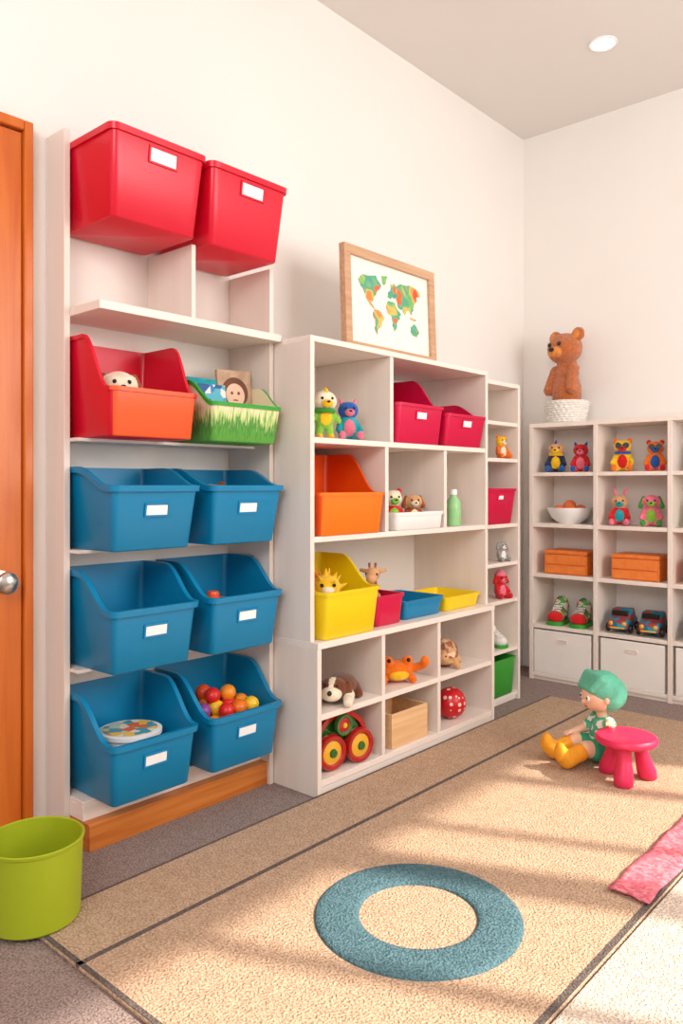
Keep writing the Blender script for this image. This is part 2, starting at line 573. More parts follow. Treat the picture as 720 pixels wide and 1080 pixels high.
YL, YR, BW = 1.343, 1.698, 0.303
g = 'red lidless bins on top of the rack'
for yc in (1.3455, 1.6935):
    storage_bin('glossy red plastic bin with white label, on rack top', 0.02, yc, 1.81, 0.305, 0.322, 0.25, None, M_red, group=g, tf=0.03, tp=0.016, lz=0.80, lip=0.008, lipd=.018, lw=0.09, lh=0.038, ly=0.01)
storage_bin('red scoop bin with orange front holding a plush toy', 0.012, YL, 1.19, 0.31, BW + .008, 0.30, 0.14, M_red, M_orangef, label_card=False, a=0.5, b=0.92, soft=1)
M_grass = mat_grass('grass_print')
storage_bin('grass-printed green crate with orange rim holding books', 0.012, YR, 1.19, 0.31, BW, 0.20, 0.125, M_grass, rim=M_green, label_card=False, a=0.6, b=0.95)
g = 'blue scoop bins on the tall rack'
for zt, H, Hf in ((0.86, 0.245, 0.190), (0.51, 0.290, 0.185), (0.135, 0.300, 0.180)):
    for yc in (YL, YR):
        storage_bin('blue plastic scoop bin with white label card', 0.012, yc, zt, 0.31, BW, H, Hf, M_blue, group=g, a=0.38, b=0.93, soft=1, lz=0.62, lip=.011, lipd=.018, tf=.036, tp=.018, lw=.074, lh=.03)

# ------------------------------------------------------------------ wide cubby unit
MU = thing('cubby_shelf', 'wide cream-white cubby shelf with deeper lower section', 'shelf', (0.2, 2.47, 0))
Y0, Y1, t = 1.888, 3.03, 0.020
boxpart('side_panel', MU, (0.002, 0.405), (Y0, Y0 + t), (0.52, 1.54), M_unit)
boxpart('side_panel', MU, (0.002, 0.405), (Y1 - t, Y1), (0.52, 1.54), M_unit)
boxpart('side_panel', MU, (0.002, 0.438), (Y0, Y0 + t), (0.0, 0.498), M_unit)
boxpart('side_panel', MU, (0.002, 0.438), (Y1 - t, Y1), (0.0, 0.498), M_unit)
boxpart('back_panel', MU, (0.002, 0.012), (Y0 + t, Y1 - t), (0.03, 1.54), M_back)
boxpart('top_board', MU, (0.002, 0.405), (Y0, Y1), (1.54, 1.56), M_unitE)
for zt in (1.215, 0.875):
    boxpart('shelf', MU, (0.012, 0.403), (Y0 + t, Y1 - t), (zt - 0.02, zt), M_unitE)
boxpart('shelf', MU, (0.002, 0.44), (Y0, Y1), (0.498, 0.52), M_unitE)
boxpart('shelf', MU, (0.012, 0.434), (Y0 + t, Y1 - t), (0.255, 0.275), M_unitE)
boxpart('shelf', MU, (0.012, 0.434), (Y0 + t, Y1 - t), (0.030, 0.052), M_unitE)
boxpart('kickboard', MU, (0.012, 0.43), (Y0 + t, Y1 - t), (0.0, 0.030), M_unitE)
boxpart('divider', MU, (0.012, 0.40), (2.330, 2.350), (1.215, 1.54), M_unit)
boxpart('divider', MU, (0.012, 0.40), (2.300, 2.320), (0.875, 1.195), M_unit)
boxpart('divider', MU, (0.012, 0.40), (2.692, 2.712), (0.875, 1.195), M_unit)
for yd in (2.24, 2.60):
    boxpart('divider', MU, (0.012, 0.432), (yd, yd + 0.02), (0.275, 0.498), M_unit)
    boxpart('divider', MU, (0.012, 0.432), (yd, yd + 0.02), (0.052, 0.255), M_unit)

# ------------------------------------------------------------------ narrow unit
NU = thing('narrow_shelf', 'narrow cream-white shelf tower with small toys', 'shelf', (0.18, 3.25, 0))
Y0, Y1 = 3.042, 3.45
NX = 0.335
boxpart('side_panel', NU, (0.002, NX), (Y0, Y0 + 0.02), (0, 1.525), M_unit)
boxpart('side_panel', NU, (0.002, NX), (Y1 - 0.02, Y1), (0, 1.525), M_unit)
boxpart('back_panel', NU, (0.002, 0.012), (Y0 + 0.02, Y1 - 0.02), (0.02, 1.525), M_back)
boxpart('top_board', NU, (0.002, NX), (Y0, Y1), (1.525, 1.545), M_unitE)
for zt in (1.355, 1.18, 0.865, 0.68, 0.50, 0.262, 0.04):
    boxpart('shelf', NU, (0.012, NX - .005), (Y0 + 0.02, Y1 - 0.02), (zt - 0.018, zt), M_unitE)
boxpart('kickboard', NU, (0.012, NX - .016), (Y0 + 0.02, Y1 - 0.02), (0, 0.022), M_unitE)

# ------------------------------------------------------------------ back unit
BU = thing('cube_shelf', 'white cube shelf with five rows of toys', 'shelf', (0.9, 3.96, 0))
xs = [0.175, 0.548, 0.92, 1.292, 1.665]
FY, BY = 3.84, 4.085
rows = [0.04, 0.30, 0.575, 0.845, 1.12]
boxpart('top_board', BU, (xs[0], xs[-1]), (FY, BY), (1.362, 1.385), M_unitE)
for i, x in enumerate(xs):
    x0 = x if i == 0 else (x - 0.022 if i == len(xs) - 1 else x - 0.011)
    boxpart('side_panel' if i in (0, len(xs) - 1) else 'divider', BU, (x0, x0 + 0.022), (FY, BY), (0, 1.362), M_unit)
boxpart('back_panel', BU, (xs[0] + 0.022, xs[-1] - 0.022), (BY - 0.002, BY + 0.006), (0.02, 1.362), M_back)
for zt in rows:
    for i in range(4):
        a0 = xs[i] + (0.022 if i == 0 else 0.011)
        a1 = xs[i + 1] - (0.022 if i == 3 else 0.011)
        boxpart('shelf', BU, (a0, a1), (FY + 0.003, BY - 0.002), (zt - 0.02, zt), M_unitE)
for i in range(4):
    a0 = xs[i] + (0.022 if i == 0 else 0.011)
    a1 = xs[i + 1] - (0.022 if i == 3 else 0.011)
    boxpart('kickboard', BU, (a0, a1), (FY + 0.012, FY + 0.03), (0, 0.02), M_unitE)

# ------------------------------------------------------------------ bins in cubby unit
storage_bin('tall orange scoop bin in an upper cubby', 0.12, 2.098, 0.875, 0.32, 0.355, 0.295, 0.15, M_orange_shade, M_orange_lit, group=None, label_card=False, a=0.35, b=0.85, soft=1)
storage_bin('yellow scoop bin holding a spiky yellow plush', 0.14, 2.068, 0.52, 0.32, 0.295, 0.27, 0.165, M_yellow, label_card=False, a=0.35, b=0.85, soft=1)
g = 'crimson scoop bins in the top cubby'
storage_bin('crimson plastic scoop bin with white label card', 0.13, 2.515, 1.215, 0.30, 0.315, 0.28, 0.155, M_pink, group=g, a=0.4, b=0.9, soft=1, lz=0.72, lw=.065, lh=.026)
storage_bin('crimson plastic scoop bin with white label card', 0.13, 2.842, 1.215, 0.30, 0.305, 0.2, 0.135, M_pink, group=g, a=0.4, b=0.9, soft=1, lz=0.72, lw=.065, lh=.026)
storage_bin('small crimson plastic box holding a giraffe plush', 0.24, 2.322, 0.52, 0.17, 0.17, 0.115, None, M_pink, label_card=False, tf=0.01, tp=0.008)
storage_bin('shallow blue plastic tray on open shelf', 0.16, 2.56, 0.52, 0.24, 0.26, 0.075, None, M_blue, label_card=False, tf=0.012, tp=0.01, name='tray')
storage_bin('shallow yellow plastic tray on open shelf', 0.16, 2.845, 0.52, 0.24, 0.26, 0.06, None, M_yellow, label_card=False, tf=0.012, tp=0.01, name='tray')
storage_bin('low white plastic box holding two plush toys', 0.21, 2.52, 0.875, 0.20, 0.31, 0.07, None, M_white, label_card=False, tf=0.006, tp=0.006)
storage_bin('small crimson bin with white label in narrow shelf', 0.15, 3.243, 0.865, 0.2, 0.29, 0.17, None, M_pink, tf=0.02, tp=0.014, lz=0.75, lw=0.045, lh=0.018)
storage_bin('green plastic box at bottom of narrow shelf', 0.10, 3.243, 0.04, 0.24, 0.31, 0.18, None, M_green, label_card=False, tf=0.01, tp=0.01)

# ------------------------------------------------------------------ plush toys
def plush(label, cat, loc, yaw, h, cols, ears='round', pose='sit', name='plush_toy', group=None, snout=True, glasses=False, scarf=None, hat=None, spots=None, stuff=None, tilt=0.0, fat=1.0):
    """cols: body, belly, head, ear"""
    T = thing(name, label, cat, loc, (0, tilt, math.radians(yaw)), group)
    S = h
    E = []
    w = fat
    def sc(l): return [(tuple(S * c for c in e[0]), tuple(S * r for r in e[1]), e[2]) + tuple(e[3:]) for e in l]
    if pose == 'sit':
        E += [((0, 0, .28), (.2 * w, .22 * w, .27), 0), ((.02, 0, .46), (.15, .17, .14), 0)]
        for s in (-1, 1):
            E += limb((0, .17 * s, .43), (.17, .25 * s, .24), .075, .07, 0)
            E += limb((.04, .13 * s, .1), (.3, .2 * s, .085), .1, .085, 0)
            E += [((.34, .205 * s, .11), (.06, .08, .1), 3)]
        P = [((.17, 0, .28), (.1, .13, .19), 1)]
        hz = .68
    else:
        E += [((0, 0, .38), (.16 * w, .19 * w, .2), 0)]
        for s in (-1, 1):
            E += limb((0, .16 * s, .48), (.06, .27 * s, .33), .06, .055, 0)
            E += limb((0, .09 * s, .25), (.01, .11 * s, .05), .085, .075, 0)
            E += [((.05, .11 * s, .045), (.12, .075, .045), 3)]
        P = [((.15, 0, .38), (.08, .12, .15), 1)]
        hz = .7
    E += [((.03, 0, hz), (.2, .235, .2), 2)]
    if snout:
        E += [((.21, 0, hz - .06), (.085, .11, .08), 1)]
    if ears == 'round':
        for s in (-1, 1):
            E += [((0, .18 * s, hz + .17), (.045, .08, .08), 3)]
    elif ears == 'long':
        for s in (-1, 1):
            E += limb((0, .1 * s, hz + .15), (-.03, .16 * s, hz + .38), .05, .045, 3)
    elif ears == 'floppy':
        for s in (-1, 1):
            E += limb((.02, .2 * s, hz + .12), (.05, .28 * s, hz - .12), .055, .07, 3)
    elif ears == 'point':
        for s in (-1, 1):
            E += limb((0, .13 * s, hz + .13), (-.01, .19 * s, hz + .27), .07, .02, 3)
    elif ears == 'mohawk':
        for k in range(5):
            a = k / 4
            E += [((.12 - .25 * a, 0, hz + .2 - .1 * abs(a - .3)), (.06, .04, .08), 3)]
    mats = [cols[0], cols[1], cols[2], cols[3]]
    P = [(tuple(S * c for c in e[0]), tuple(S * r for r in e[1]), e[2]) for e in P]
    blob('plush_body', sc(E), S * 0.022, mats, T, paint=P)
    for s in (-1, 1):
        sphere('eye', .03 * S, M_black, T, (.2 * S, .095 * s * S, (hz + .04) * S), seg=12)
    if snout:
        sphere('nose', .028 * S, M_black, T, (.295 * S, 0, (hz - .03) * S), (1, 1.3, .8), seg=12)
    if glasses:
        bm = bmesh.new()
        for s in (-1, 1):
            M = Matrix.Translation((.235 * S, .1 * s * S, (hz + .04) * S)) @ Matrix.Rotation(math.pi / 2, 4, 'Y')
            addlathe(bm, [(0, 0), (.075 * S, 0), (.08 * S, .01 * S), (.075 * S, .02 * S), (0, .02 * S)], 20, 0, M)
        addbox(bm, .24 * S, .255 * S, -.05 * S, .05 * S, (hz + .035) * S, (hz + .055) * S)
        finish(bm, 'sunglasses', [M_black], T)
    if scarf:
        bm = bmesh.new()
        addlathe(bm, [(.13 * S, .5 * S), (.2 * S, .485 * S), (.22 * S, .53 * S), (.19 * S, .565 * S), (.12 * S, .56 * S), (.13 * S, .5 * S)], 24)
        finish(bm, 'scarf', [scarf], T, (0.02 * S, 0, 0))
    if hat:
        bm = bmesh.new()
        addlathe(bm, [(.2 * S, 0), (.215 * S, .03 * S), (.2 * S, .05 * S), (.16 * S, .12 * S), (.08 * S, .19 * S), (0, .21 * S)], 24)
        finish(bm, 'hat', [hat], T, (.02 * S, 0, (hz + .1) * S))
    return T

def fab(name, rgb): return mat('fab_' + name, rgb, 0.9, 0.15, 40, bump=0.3, bscale=260, sheen=0.3)
F_brown = fab('brown', (160, 80, 34)); F_tan = fab('tan', (214, 160, 110)); F_cream = fab('cream', (242, 226, 200))
F_white = fab('white', (240, 236, 230)); F_org = fab('orange', (236, 116, 26)); F_yel = fab('yellow', (246, 190, 36))
F_red = fab('red', (210, 32, 36)); F_blue = fab('blue', (36, 92, 170)); F_teal = fab('teal', (40, 160, 170))
F_grn = fab('green', (60, 150, 60)); F_lime = fab('lime', (140, 195, 70)); F_pink = fab('pink', (236, 120, 140))
F_dk = fab('darkbrown', (116, 64, 38)); F_navy = fab('navy', (36, 50, 80)); F_grey = fab('grey', (160, 155, 150))

# inside tall rack bins
plush('small brown and white plush dog in red bin', 'plush toy', (0.17, 1.30, 1.1955), -20, 0.225, [F_brown, F_cream, F_cream, F_brown], 'floppy')
# cubby top row
plush('green plush figure with white head and yellow feet', 'plush toy', (0.345, 2.02, 1.2155), -30, 0.19, [F_lime, F_yel, F_cream, F_yel], 'mohawk', 'stand', scarf=F_grn)
plush('blue plush bird with pink wings and tuft', 'plush toy', (0.325, 2.17, 1.2155), -35, 0.165, [F_teal, F_pink, F_blue, F_pink], 'point', 'sit', fat=1.15)
# second row white box plushes
plush('red and white plush bear in white box', 'plush toy', (0.31, 2.455, 0.882), -30, 0.17, [F_red, F_lime, F_cream, F_red], 'round')
plush('brown plush puppy in white box', 'plush toy', (0.31, 2.595, 0.882), -35, 0.15, [F_brown, F_cream, F_tan, F_brown], 'floppy')
# green bottle
T = thing('toy_bottle', 'pale green plastic toy bottle with cap', 'bottle', (0.35, 2.835, 0.8755))
M_bot = mat('bottle_green', (150, 205, 140), 0.25, 0.1, 20)
lathe('bottle_body', [(0, 0), (.03, 0), (.033, .005), (.033, .09), (.028, .11), (.014, .125), (.013, .135), (0, .135)], M_bot, T)
lathe('cap', [(0, .135), (.016, .135), (.016, .155), (.012, .158), (0, .158)], M_white, T)
# spiky yellow plush in yellow bin
T = thing('spiky_plush', 'yellow spiky plush creature with brown tips in bin', 'plush toy', (0.325, 2.045, 0.5255), (0, 0, math.radians(-35)))
E = [((0, 0, .085), (.065, .065, .08), 0), ((.01, 0, .16), (.05, .055, .045), 0), ((.055, 0, .15), (.02, .024, .018), 1)]
for k in range(46):
    z = 1 - 2 * (k + .5) / 46
    a = k * 2.39996
    rr = math.sqrt(1 - z * z)
    d = Vector((rr * math.cos(a), rr * math.sin(a), z))
    if d.z < -.6 or (d.x > .75 and d.z > 0): continue
    c = Vector((0, 0, .115))
    p0 = c + Vector((d.x * .05, d.y * .052, d.z * .08)); p1 = c + Vector((d.x * .085, d.y * .09, d.z * .115))
    E += limb(p0, p1, .012, .004, 0, 4)
blob('plush_body', E, .0033, [F_yel, F_cream, F_org], T, smooth=2, paint=[((0, .03 * s, .2), (.016, .016, .02), 2) for s in (-1, 1)])
for s in (-1, 1):
    sphere('eye', .007, M_black, T, (.055, .022 * s, .172), seg=12)
# giraffe in crimson box
T = thing('giraffe_plush', 'orange-brown giraffe plush standing in crimson box', 'plush toy', (0.325, 2.325, 0.526), (0, 0, math.radians(-60)))
E = [((0, 0, .085), (.045, .028, .03), 0)]
for sx in (-1, 1):
    for sy in (-1, 1):
        E += limb((.026 * sx, .016 * sy, .08), (.03 * sx, .018 * sy, .008), .014, .010, 0)
E += limb((.035, 0, .095), (.05, 0, .17), .024, .018, 0, 8) + limb((.045, 0, .185), (.085, 0, .17), .027, .017, 0)
for s in (-1, 1):
    E += limb((.045, .01 * s, .2), (.042, .012 * s, .225), .005, .006, 1, 3) + limb((.04, .018 * s, .195), (.03, .046 * s, .2), .01, .008, 0, 3)
rnd = random.Random(3)
P = [((rnd.uniform(-.05, .07), rnd.choice((-1, 1)) * .025, rnd.uniform(.06, .19)), (.011, .014, .011), 1) for _ in range(30)]
blob('plush_body', E, 0.0032, [F_tan, F_brown], T, paint=P, smooth=3)
for s in (-1, 1):
    sphere('eye', .005, M_black, T, (.066, .02 * s, .188), seg=10)

# lying dog in lower cubby
T = thing('dog_plush', 'brown and white plush dog lying down in cubby', 'plush toy', (0.345, 2.085, 0.2755), (0, 0, math.radians(-60)))
E = [((-.04, .01, .045), (.085, .055, .04), 0), ((.05, 0, .055), (.045, .05, .038), 0), ((.086, 0, .042), (.03, .038, .026), 1),
     ((.04, .052, .05), (.018, .014, .034), 0), ((.04, -.052, .05), (.018, .014, .034), 0)]
for s in (-1, 1):
    E += limb((.02, .05 * s, .025), (.095, .062 * s, .016), .022, .017, 1) + limb((-.08, .045 * s, .03), (-.04, .075 * s, .016), .026, .016, 0)
E += limb((-.11, 0, .04), (-.14, .02, .02), .012, .008, 0)
blob('plush_body', E, 0.0035, [F_dk, F_cream], T, paint=[((.07, 0, .085), (.04, .011, .03), 1)])
for s in (-1, 1):
    sphere('eye', .0055, M_black, T, (.088, .021 * s, .071), seg=10)
sphere('nose', .009, M_black, T, (.116, 0, .052), seg=10)

# low orange creature in the middle cubby
T = thing('crab_plush', 'low rounded orange plush creature in a cubby', 'plush toy', (0.35, 2.43, 0.2755), (0, 0, math.radians(-35)))
E = [((0, 0, .045), (.052, .072, .042), 0), ((.02, .04, .085), (.02, .022, .022), 0), ((.02, -.04, .085), (.02, .022, .022), 0), ((.04, 0, .035), (.022, .04, .02), 1)]
for s in (-1, 1):
    E += limb((.01, .055 * s, .05), (.04, .098 * s, .07), .018, .016, 0) + [((.05, .102 * s, .085), (.018, .018, .024), 0)]
    E += limb((.01, .045 * s, .03), (.035, .06 * s, .014), .018, .0145, 0) + limb((-.03, .045 * s, .03), (-.045, .065 * s, .014), .018, .0145, 0)
blob('plush_body', E, 0.003, [F_org, F_yel], T)
for s in (-1, 1):
    sphere('eye', .008, M_black, T, (.037, .04 * s, .092), seg=10)

# tortoise
T = thing('tortoise_plush', 'rounded brown plush tortoise with patterned shell', 'plush toy', (0.335, 2.79, 0.2755), (0, 0, math.radians(-60)))
M_shell = mat_patch('shell_print', [(150, 90, 60), (206, 160, 120), (170, 104, 70), (230, 200, 164)], 44, .8)
E = [((-.005, 0, .055), (.066, .06, .062), 0), ((0, 0, .03), (.074, .067, .022), 1), ((.08, 0, .052), (.028, .024, .024), 1)]
E += limb((.05, 0, .035), (.08, 0, .05), .018, .018, 1)
for sx in (-1, 1):
    for sy in (-1, 1):
        E += limb((.045 * sx, .045 * sy, .03), (.056 * sx, .058 * sy, .013), .016, .0135, 1, 4)
blob('plush_body', E, .0033, [M_shell, F_tan], T)
for s in (-1, 1):
    sphere('eye', .0045, M_black, T, (.1, .012 * s, .06), seg=10)

# wheeled toy
T = thing('toy_wagon', 'glossy red wheeled toy with big gold and green wheels', 'toy', (0.35, 2.078, 0.0525), (0, 0, math.radians(-8)))
M_rf = mat('toy_red', (178, 30, 24), 0.15, 0.05, coat=.6); M_tg = mat('toy_green', (44, 106, 44), 0.15, 0.05, coat=.6); M_ty = mat('toy_yellow', (236, 176, 46), 0.2, 0.05, coat=.5)
bm = bmesh.new()
n = 24
rings = []
for i in range(n + 1):
    a = math.pi * i / n
    c, s = math.cos(a), math.sin(a)
    rings.append([bm.verts.new(p) for p in ((-.03, .130 * c, .06 + .132 * s), (.03, .130 * c, .06 + .132 * s), (.03, .112 * c, .06 + .112 * s), (-.03, .112 * c, .06 + .112 * s))])
for A, B in zip(rings[:-1], rings[1:]):
    for q in range(4):
        bm.faces.new((A[q], A[(q + 1) % 4], B[(q + 1) % 4], B[q]))
bm.faces.new(rings[0]); bm.faces.new(rings[-1][::-1])
addbox(bm, -.03, .03, -.127, .127, .045, .067)
finish(bm, 'wagon_frame', [M_rf], T, bevel=.002)
WP = [(.034, -.008), (.04, -.014), (.05, -.014), (.053, -.006), (.053, .006), (.05, .014), (.04, .014), (.034, .008)]
def wheel(parent, loc, r, cols, name='wheel'):
    k = r / .053
    W = lathe(name, [(a * k, b * k) for a, b in WP], cols[0], parent, loc, (0, math.pi / 2, 0), 28)
    bm = bmesh.new()
    addlathe(bm, [(0, -.012 * k), (.02 * k, -.013 * k), (.035 * k, -.0085 * k), (.035 * k, .0085 * k), (.02 * k, .013 * k), (0, .012 * k)], 24)
    finish(bm, 'hub', [cols[1]], W)
    bm = bmesh.new()
    addlathe(bm, [(0, .012 * k), (.014 * k, .0135 * k), (.012 * k, .018 * k), (0, .019 * k)], 20)
    finish(bm, 'hub_cap', [cols[2]], W)
    return W
wheel(T, (.049, -.066, .0625), .062, (M_rf, M_ty, M_tg)); wheel(T, (.049, .064, .0625), .062, (M_rf, M_ty, M_tg))
wheel(T, (.046, -.005, .146), .038, (M_tg, M_rf, M_ty)); wheel(T, (-.049, -.066, .0625), .062, (M_rf, M_ty, M_tg)); wheel(T, (-.049, .064, .0625), .062, (M_rf, M_ty, M_tg))
bm = bmesh.new()
addlathe(bm, [(0, -.02), (.1, -.02), (.104, -.014), (.104, .014), (.1, .02), (0, .02)], 40, 0, Matrix.Translation((0, 0, .085)) @ Matrix.Rotation(math.pi / 2, 4, 'Y') @ Matrix.Scale(.94, 4))
bmesh.ops.bisect_plane(bm, geom=bm.verts[:] + bm.edges[:] + bm.faces[:], plane_co=(0, 0, .067), plane_no=(0, 0, -1), clear_outer=True)
finish(bm, 'green_drum', [M_tg], T)

# wooden box in low cubby
def open_box(name, label, cat, loc, D, W, H, m, group=None, rot=0, lid=False, t=.008, pull=False, flare=0):
    T = thing(name, label, cat, loc, (0, 0, rot), group)
    bm = bmesh.new()
    addbox(bm, 0, D, -W / 2, W / 2, 0, t)
    addbox(bm, 0, t, -W / 2, W / 2, t, H)
    addbox(bm, D - t, D, -W / 2, W / 2, t, H)
    addbox(bm, t, D - t, -W / 2, -W / 2 + t, t, H)
    addbox(bm, t, D - t, W / 2 - t, W / 2, t, H)
    finish(bm, 'box_body', [m], T, bevel=.002)
    if lid:
        bm = bmesh.new()
        addbox(bm, 0, D, -W / 2, W / 2, H + .003, H + .022)
        finish(bm, 'box_lid', [m], T, bevel=.002)
        bm = bmesh.new()
        addbox(bm, t, D - t, -W / 2 + t, W / 2 - t, H - .004, H + .003)
        finish(bm, 'lid_rebate', [M_plinth], T)
        bm = bmesh.new()
        addbox(bm, D - .001, D + .008, -W / 2 + .006, W / 2 - .006, .006, H * .46)
        addbox(bm, D - .001, D + .008, -W / 2 + .006, W / 2 - .006, H * .52, H - .004)
        finish(bm, 'drawer_front', [m], T, bevel=.0015)
    if pull:
        bm = bmesh.new()
        A = rring(-.032, .032, -.010, .010, .009, 4, 5)
        B = rring(-.026, .026, -.004, .004, .0035, 4, 5)
        lo = [bm.verts.new((D, x, H * .78 + y)) for x, y in A]; hi = [bm.verts.new((D + .004, x, H * .78 + y)) for x, y in A]
        i1 = [bm.verts.new((D + .004, x, H * .78 + y)) for x, y in B]; i0 = [bm.verts.new((D + .0005, x, H * .78 + y)) for x, y in B]
        for P_, Q_ in ((lo, hi), (hi, i1), (i1, i0)):
            for i in range(len(A)):
                j = (i + 1) % len(A)
                bm.faces.new((P_[i], P_[j], Q_[j], Q_[i]))
        bm.faces.new(i0)
        finish(bm, 'handle', [M_unit], T)
    return T
open_box('wooden_box', 'open beech wooden box in a low cubby', 'box', (0.24, 2.43, 0.0525), .18, .23, .13, M_beech, t=.01)
T = thing('toy_ball', 'red ball with cream dots in a low cubby', 'ball', (0.36, 2.80, 0.0525 + .066))
M_ball = mat_dots('ball_print', (206, 22, 34), (246, 210, 196), 34, .28)
sphere('ball_shell', .066, M_ball, T, seg=32)

# narrow shelf toys
plush('small orange and yellow plush lion', 'plush toy', (0.285, 3.35, 1.1805), -20, .125, [F_org, F_cream, F_yel, F_org], 'round')
plush('tiny grey plush elephant figure', 'plush toy', (0.285, 3.355, .6805), -20, .11, [F_grey, F_white, F_grey, F_grey], 'floppy')
plush('small crimson plush figure with hat', 'plush toy', (0.28, 3.35, .5005), -20, .14, [F_red, F_pink, F_red, F_red], 'floppy', hat=F_pink)
def toy_shoe(loc, yaw, m, m2, label, group=None, s=1.0, m3=None):
    T = thing('toy_shoe', label, 'shoe', loc, (0, 0, math.radians(yaw)), group)
    E = [((0, 0, .03 * s), (.055 * s, .03 * s, .026 * s), 0), ((.04 * s, 0, .028 * s), (.034 * s, .033 * s, .025 * s), 0), ((-.025 * s, 0, .058 * s), (.03 * s, .028 * s, .042 * s), 0)]
    blob('shoe_upper', E, .003 * s, [m, m3 or m], T, paint=[((.06 * s, 0, .024 * s), (.03 * s, .035 * s, .03 * s), 1)] if m3 else ())
    bm = bmesh.new()
    A = rring(-.06 * s, .078 * s, -.033 * s, .033 * s, .03 * s, 4, 6)
    lo = [bm.verts.new((x, y, 0)) for x, y in A]; hi = [bm.verts.new((x, y, .014 * s)) for x, y in A]
    for i in range(len(A)):
        j = (i + 1) % len(A)
        bm.faces.new((lo[i], lo[j], hi[j], hi[i]))
    bm.faces.new(lo[::-1]); bm.faces.new(hi)
    finish(bm, 'sole', [m2], T, bevel=.001)
    bm = bmesh.new()
    for k in range(4):
        addbox(bm, (-.004 + .013 * k) * s, (.002 + .013 * k) * s, -.016 * s, .016 * s, (.070 - .007 * k) * s, (.075 - .007 * k) * s)
    finish(bm, 'laces', [F_white], T)
    return T
toy_shoe((.245, 3.35, .2625), -20, F_white, M_green, 'white and green toy sneaker on narrow shelf', s=1.1)
toy_shoe((.09, 3.35, .2625), -10, F_lime, M_white, 'lime green toy sneaker on narrow shelf')

# ------------------------------------------------------------------ back unit contents
yw = -72
plush('navy and yellow plush figure with blue hair', 'plush toy', (.29, 3.93, 1.1205), yw, .185, [F_navy, F_yel, F_tan, F_blue], 'mohawk', hat=None, scarf=F_yel)
plush('red and pink plush figure with purple arms', 'plush toy', (.43, 3.93, 1.1205), yw, .17, [F_red, F_pink, F_red, F_blue], 'point')
plush('yellow plush bear wearing black sunglasses', 'plush toy', (.655, 3.93, 1.1205), yw, .185, [F_yel, F_red, F_yel, F_org], 'round', glasses=True, scarf=F_blue)
plush('orange plush monkey with dark glasses', 'plush toy', (.82, 3.93, 1.1205), yw, .17, [F_org, F_blue, F_org, F_red], 'round', glasses=True)
plush('crimson plush rabbit with cream face', 'plush toy', (.64, 3.93, .8455), yw, .175, [F_red, F_teal, F_tan, F_pink], 'long')
plush('pink and green plush puppy', 'plush toy', (.80, 3.93, .8455), yw, .18, [F_pink, F_lime, F_pink, F_grn], 'floppy')
plush('green plush frog with yellow belly', 'plush toy', (1.03, 3.93, .8455), yw, .16, [F_grn, F_yel, F_grn, F_lime], 'round')
plush('blue plush bear with cream muzzle', 'plush toy', (1.05, 3.93, 1.1205), yw, .16, [F_blue, F_cream, F_blue, F_teal], 'round')

# bowl with oranges
T = thing('bowl', 'white ceramic bowl holding orange balls', 'bowl', (.355, 3.955, .8455))
lathe('bowl_body', [(0, .0), (.06, 0), (.062, .006), (.095, .03), (.115, .07), (.118, .085), (.112, .085), (.088, .035), (.055, .012), (0, .010)], M_white, T, seg=40)
M_ob = mat('orange_ball', (240, 120, 60), .5, .08)
for dx, dy, dz in ((-.045, -.03, .055), (.03, -.045, .055), (.05, .025, .055), (-.03, .045, .055), (0.0, 0.0, .08)):
    tag(sphere('toy_orange', .034, M_ob, None, (.355 + dx, 3.955 + dy, .8455 + dz + .012)), 'small orange ball in a white bowl', 'ball', 'orange balls in the bowl')

# orange boxes
for xc in (.37, .74, 1.10):
    open_box('lidded_box', 'orange wooden box with two shallow drawer fronts', 'box', (xc, 4.05, .5755), .18, .24, .105, M_owood, 'orange lidded boxes', -math.pi / 2, lid=True)
M_wbox = mat('ivory_box', (245, 238, 230), .6, .02)
for xc in (.362, .734, 1.106):
    open_box('storage_box', 'ivory-white storage box with slim handle in bottom cube', 'box', (xc, 4.07, .0405), .225, .32, .232, M_wbox, 'ivory boxes in the bottom row', -math.pi / 2, pull=True)
open_box('storage_box', 'red storage box on the cube shelf', 'box', (1.48, 4.07, .0405), .22, .30, .2, M_red, None, -math.pi / 2)

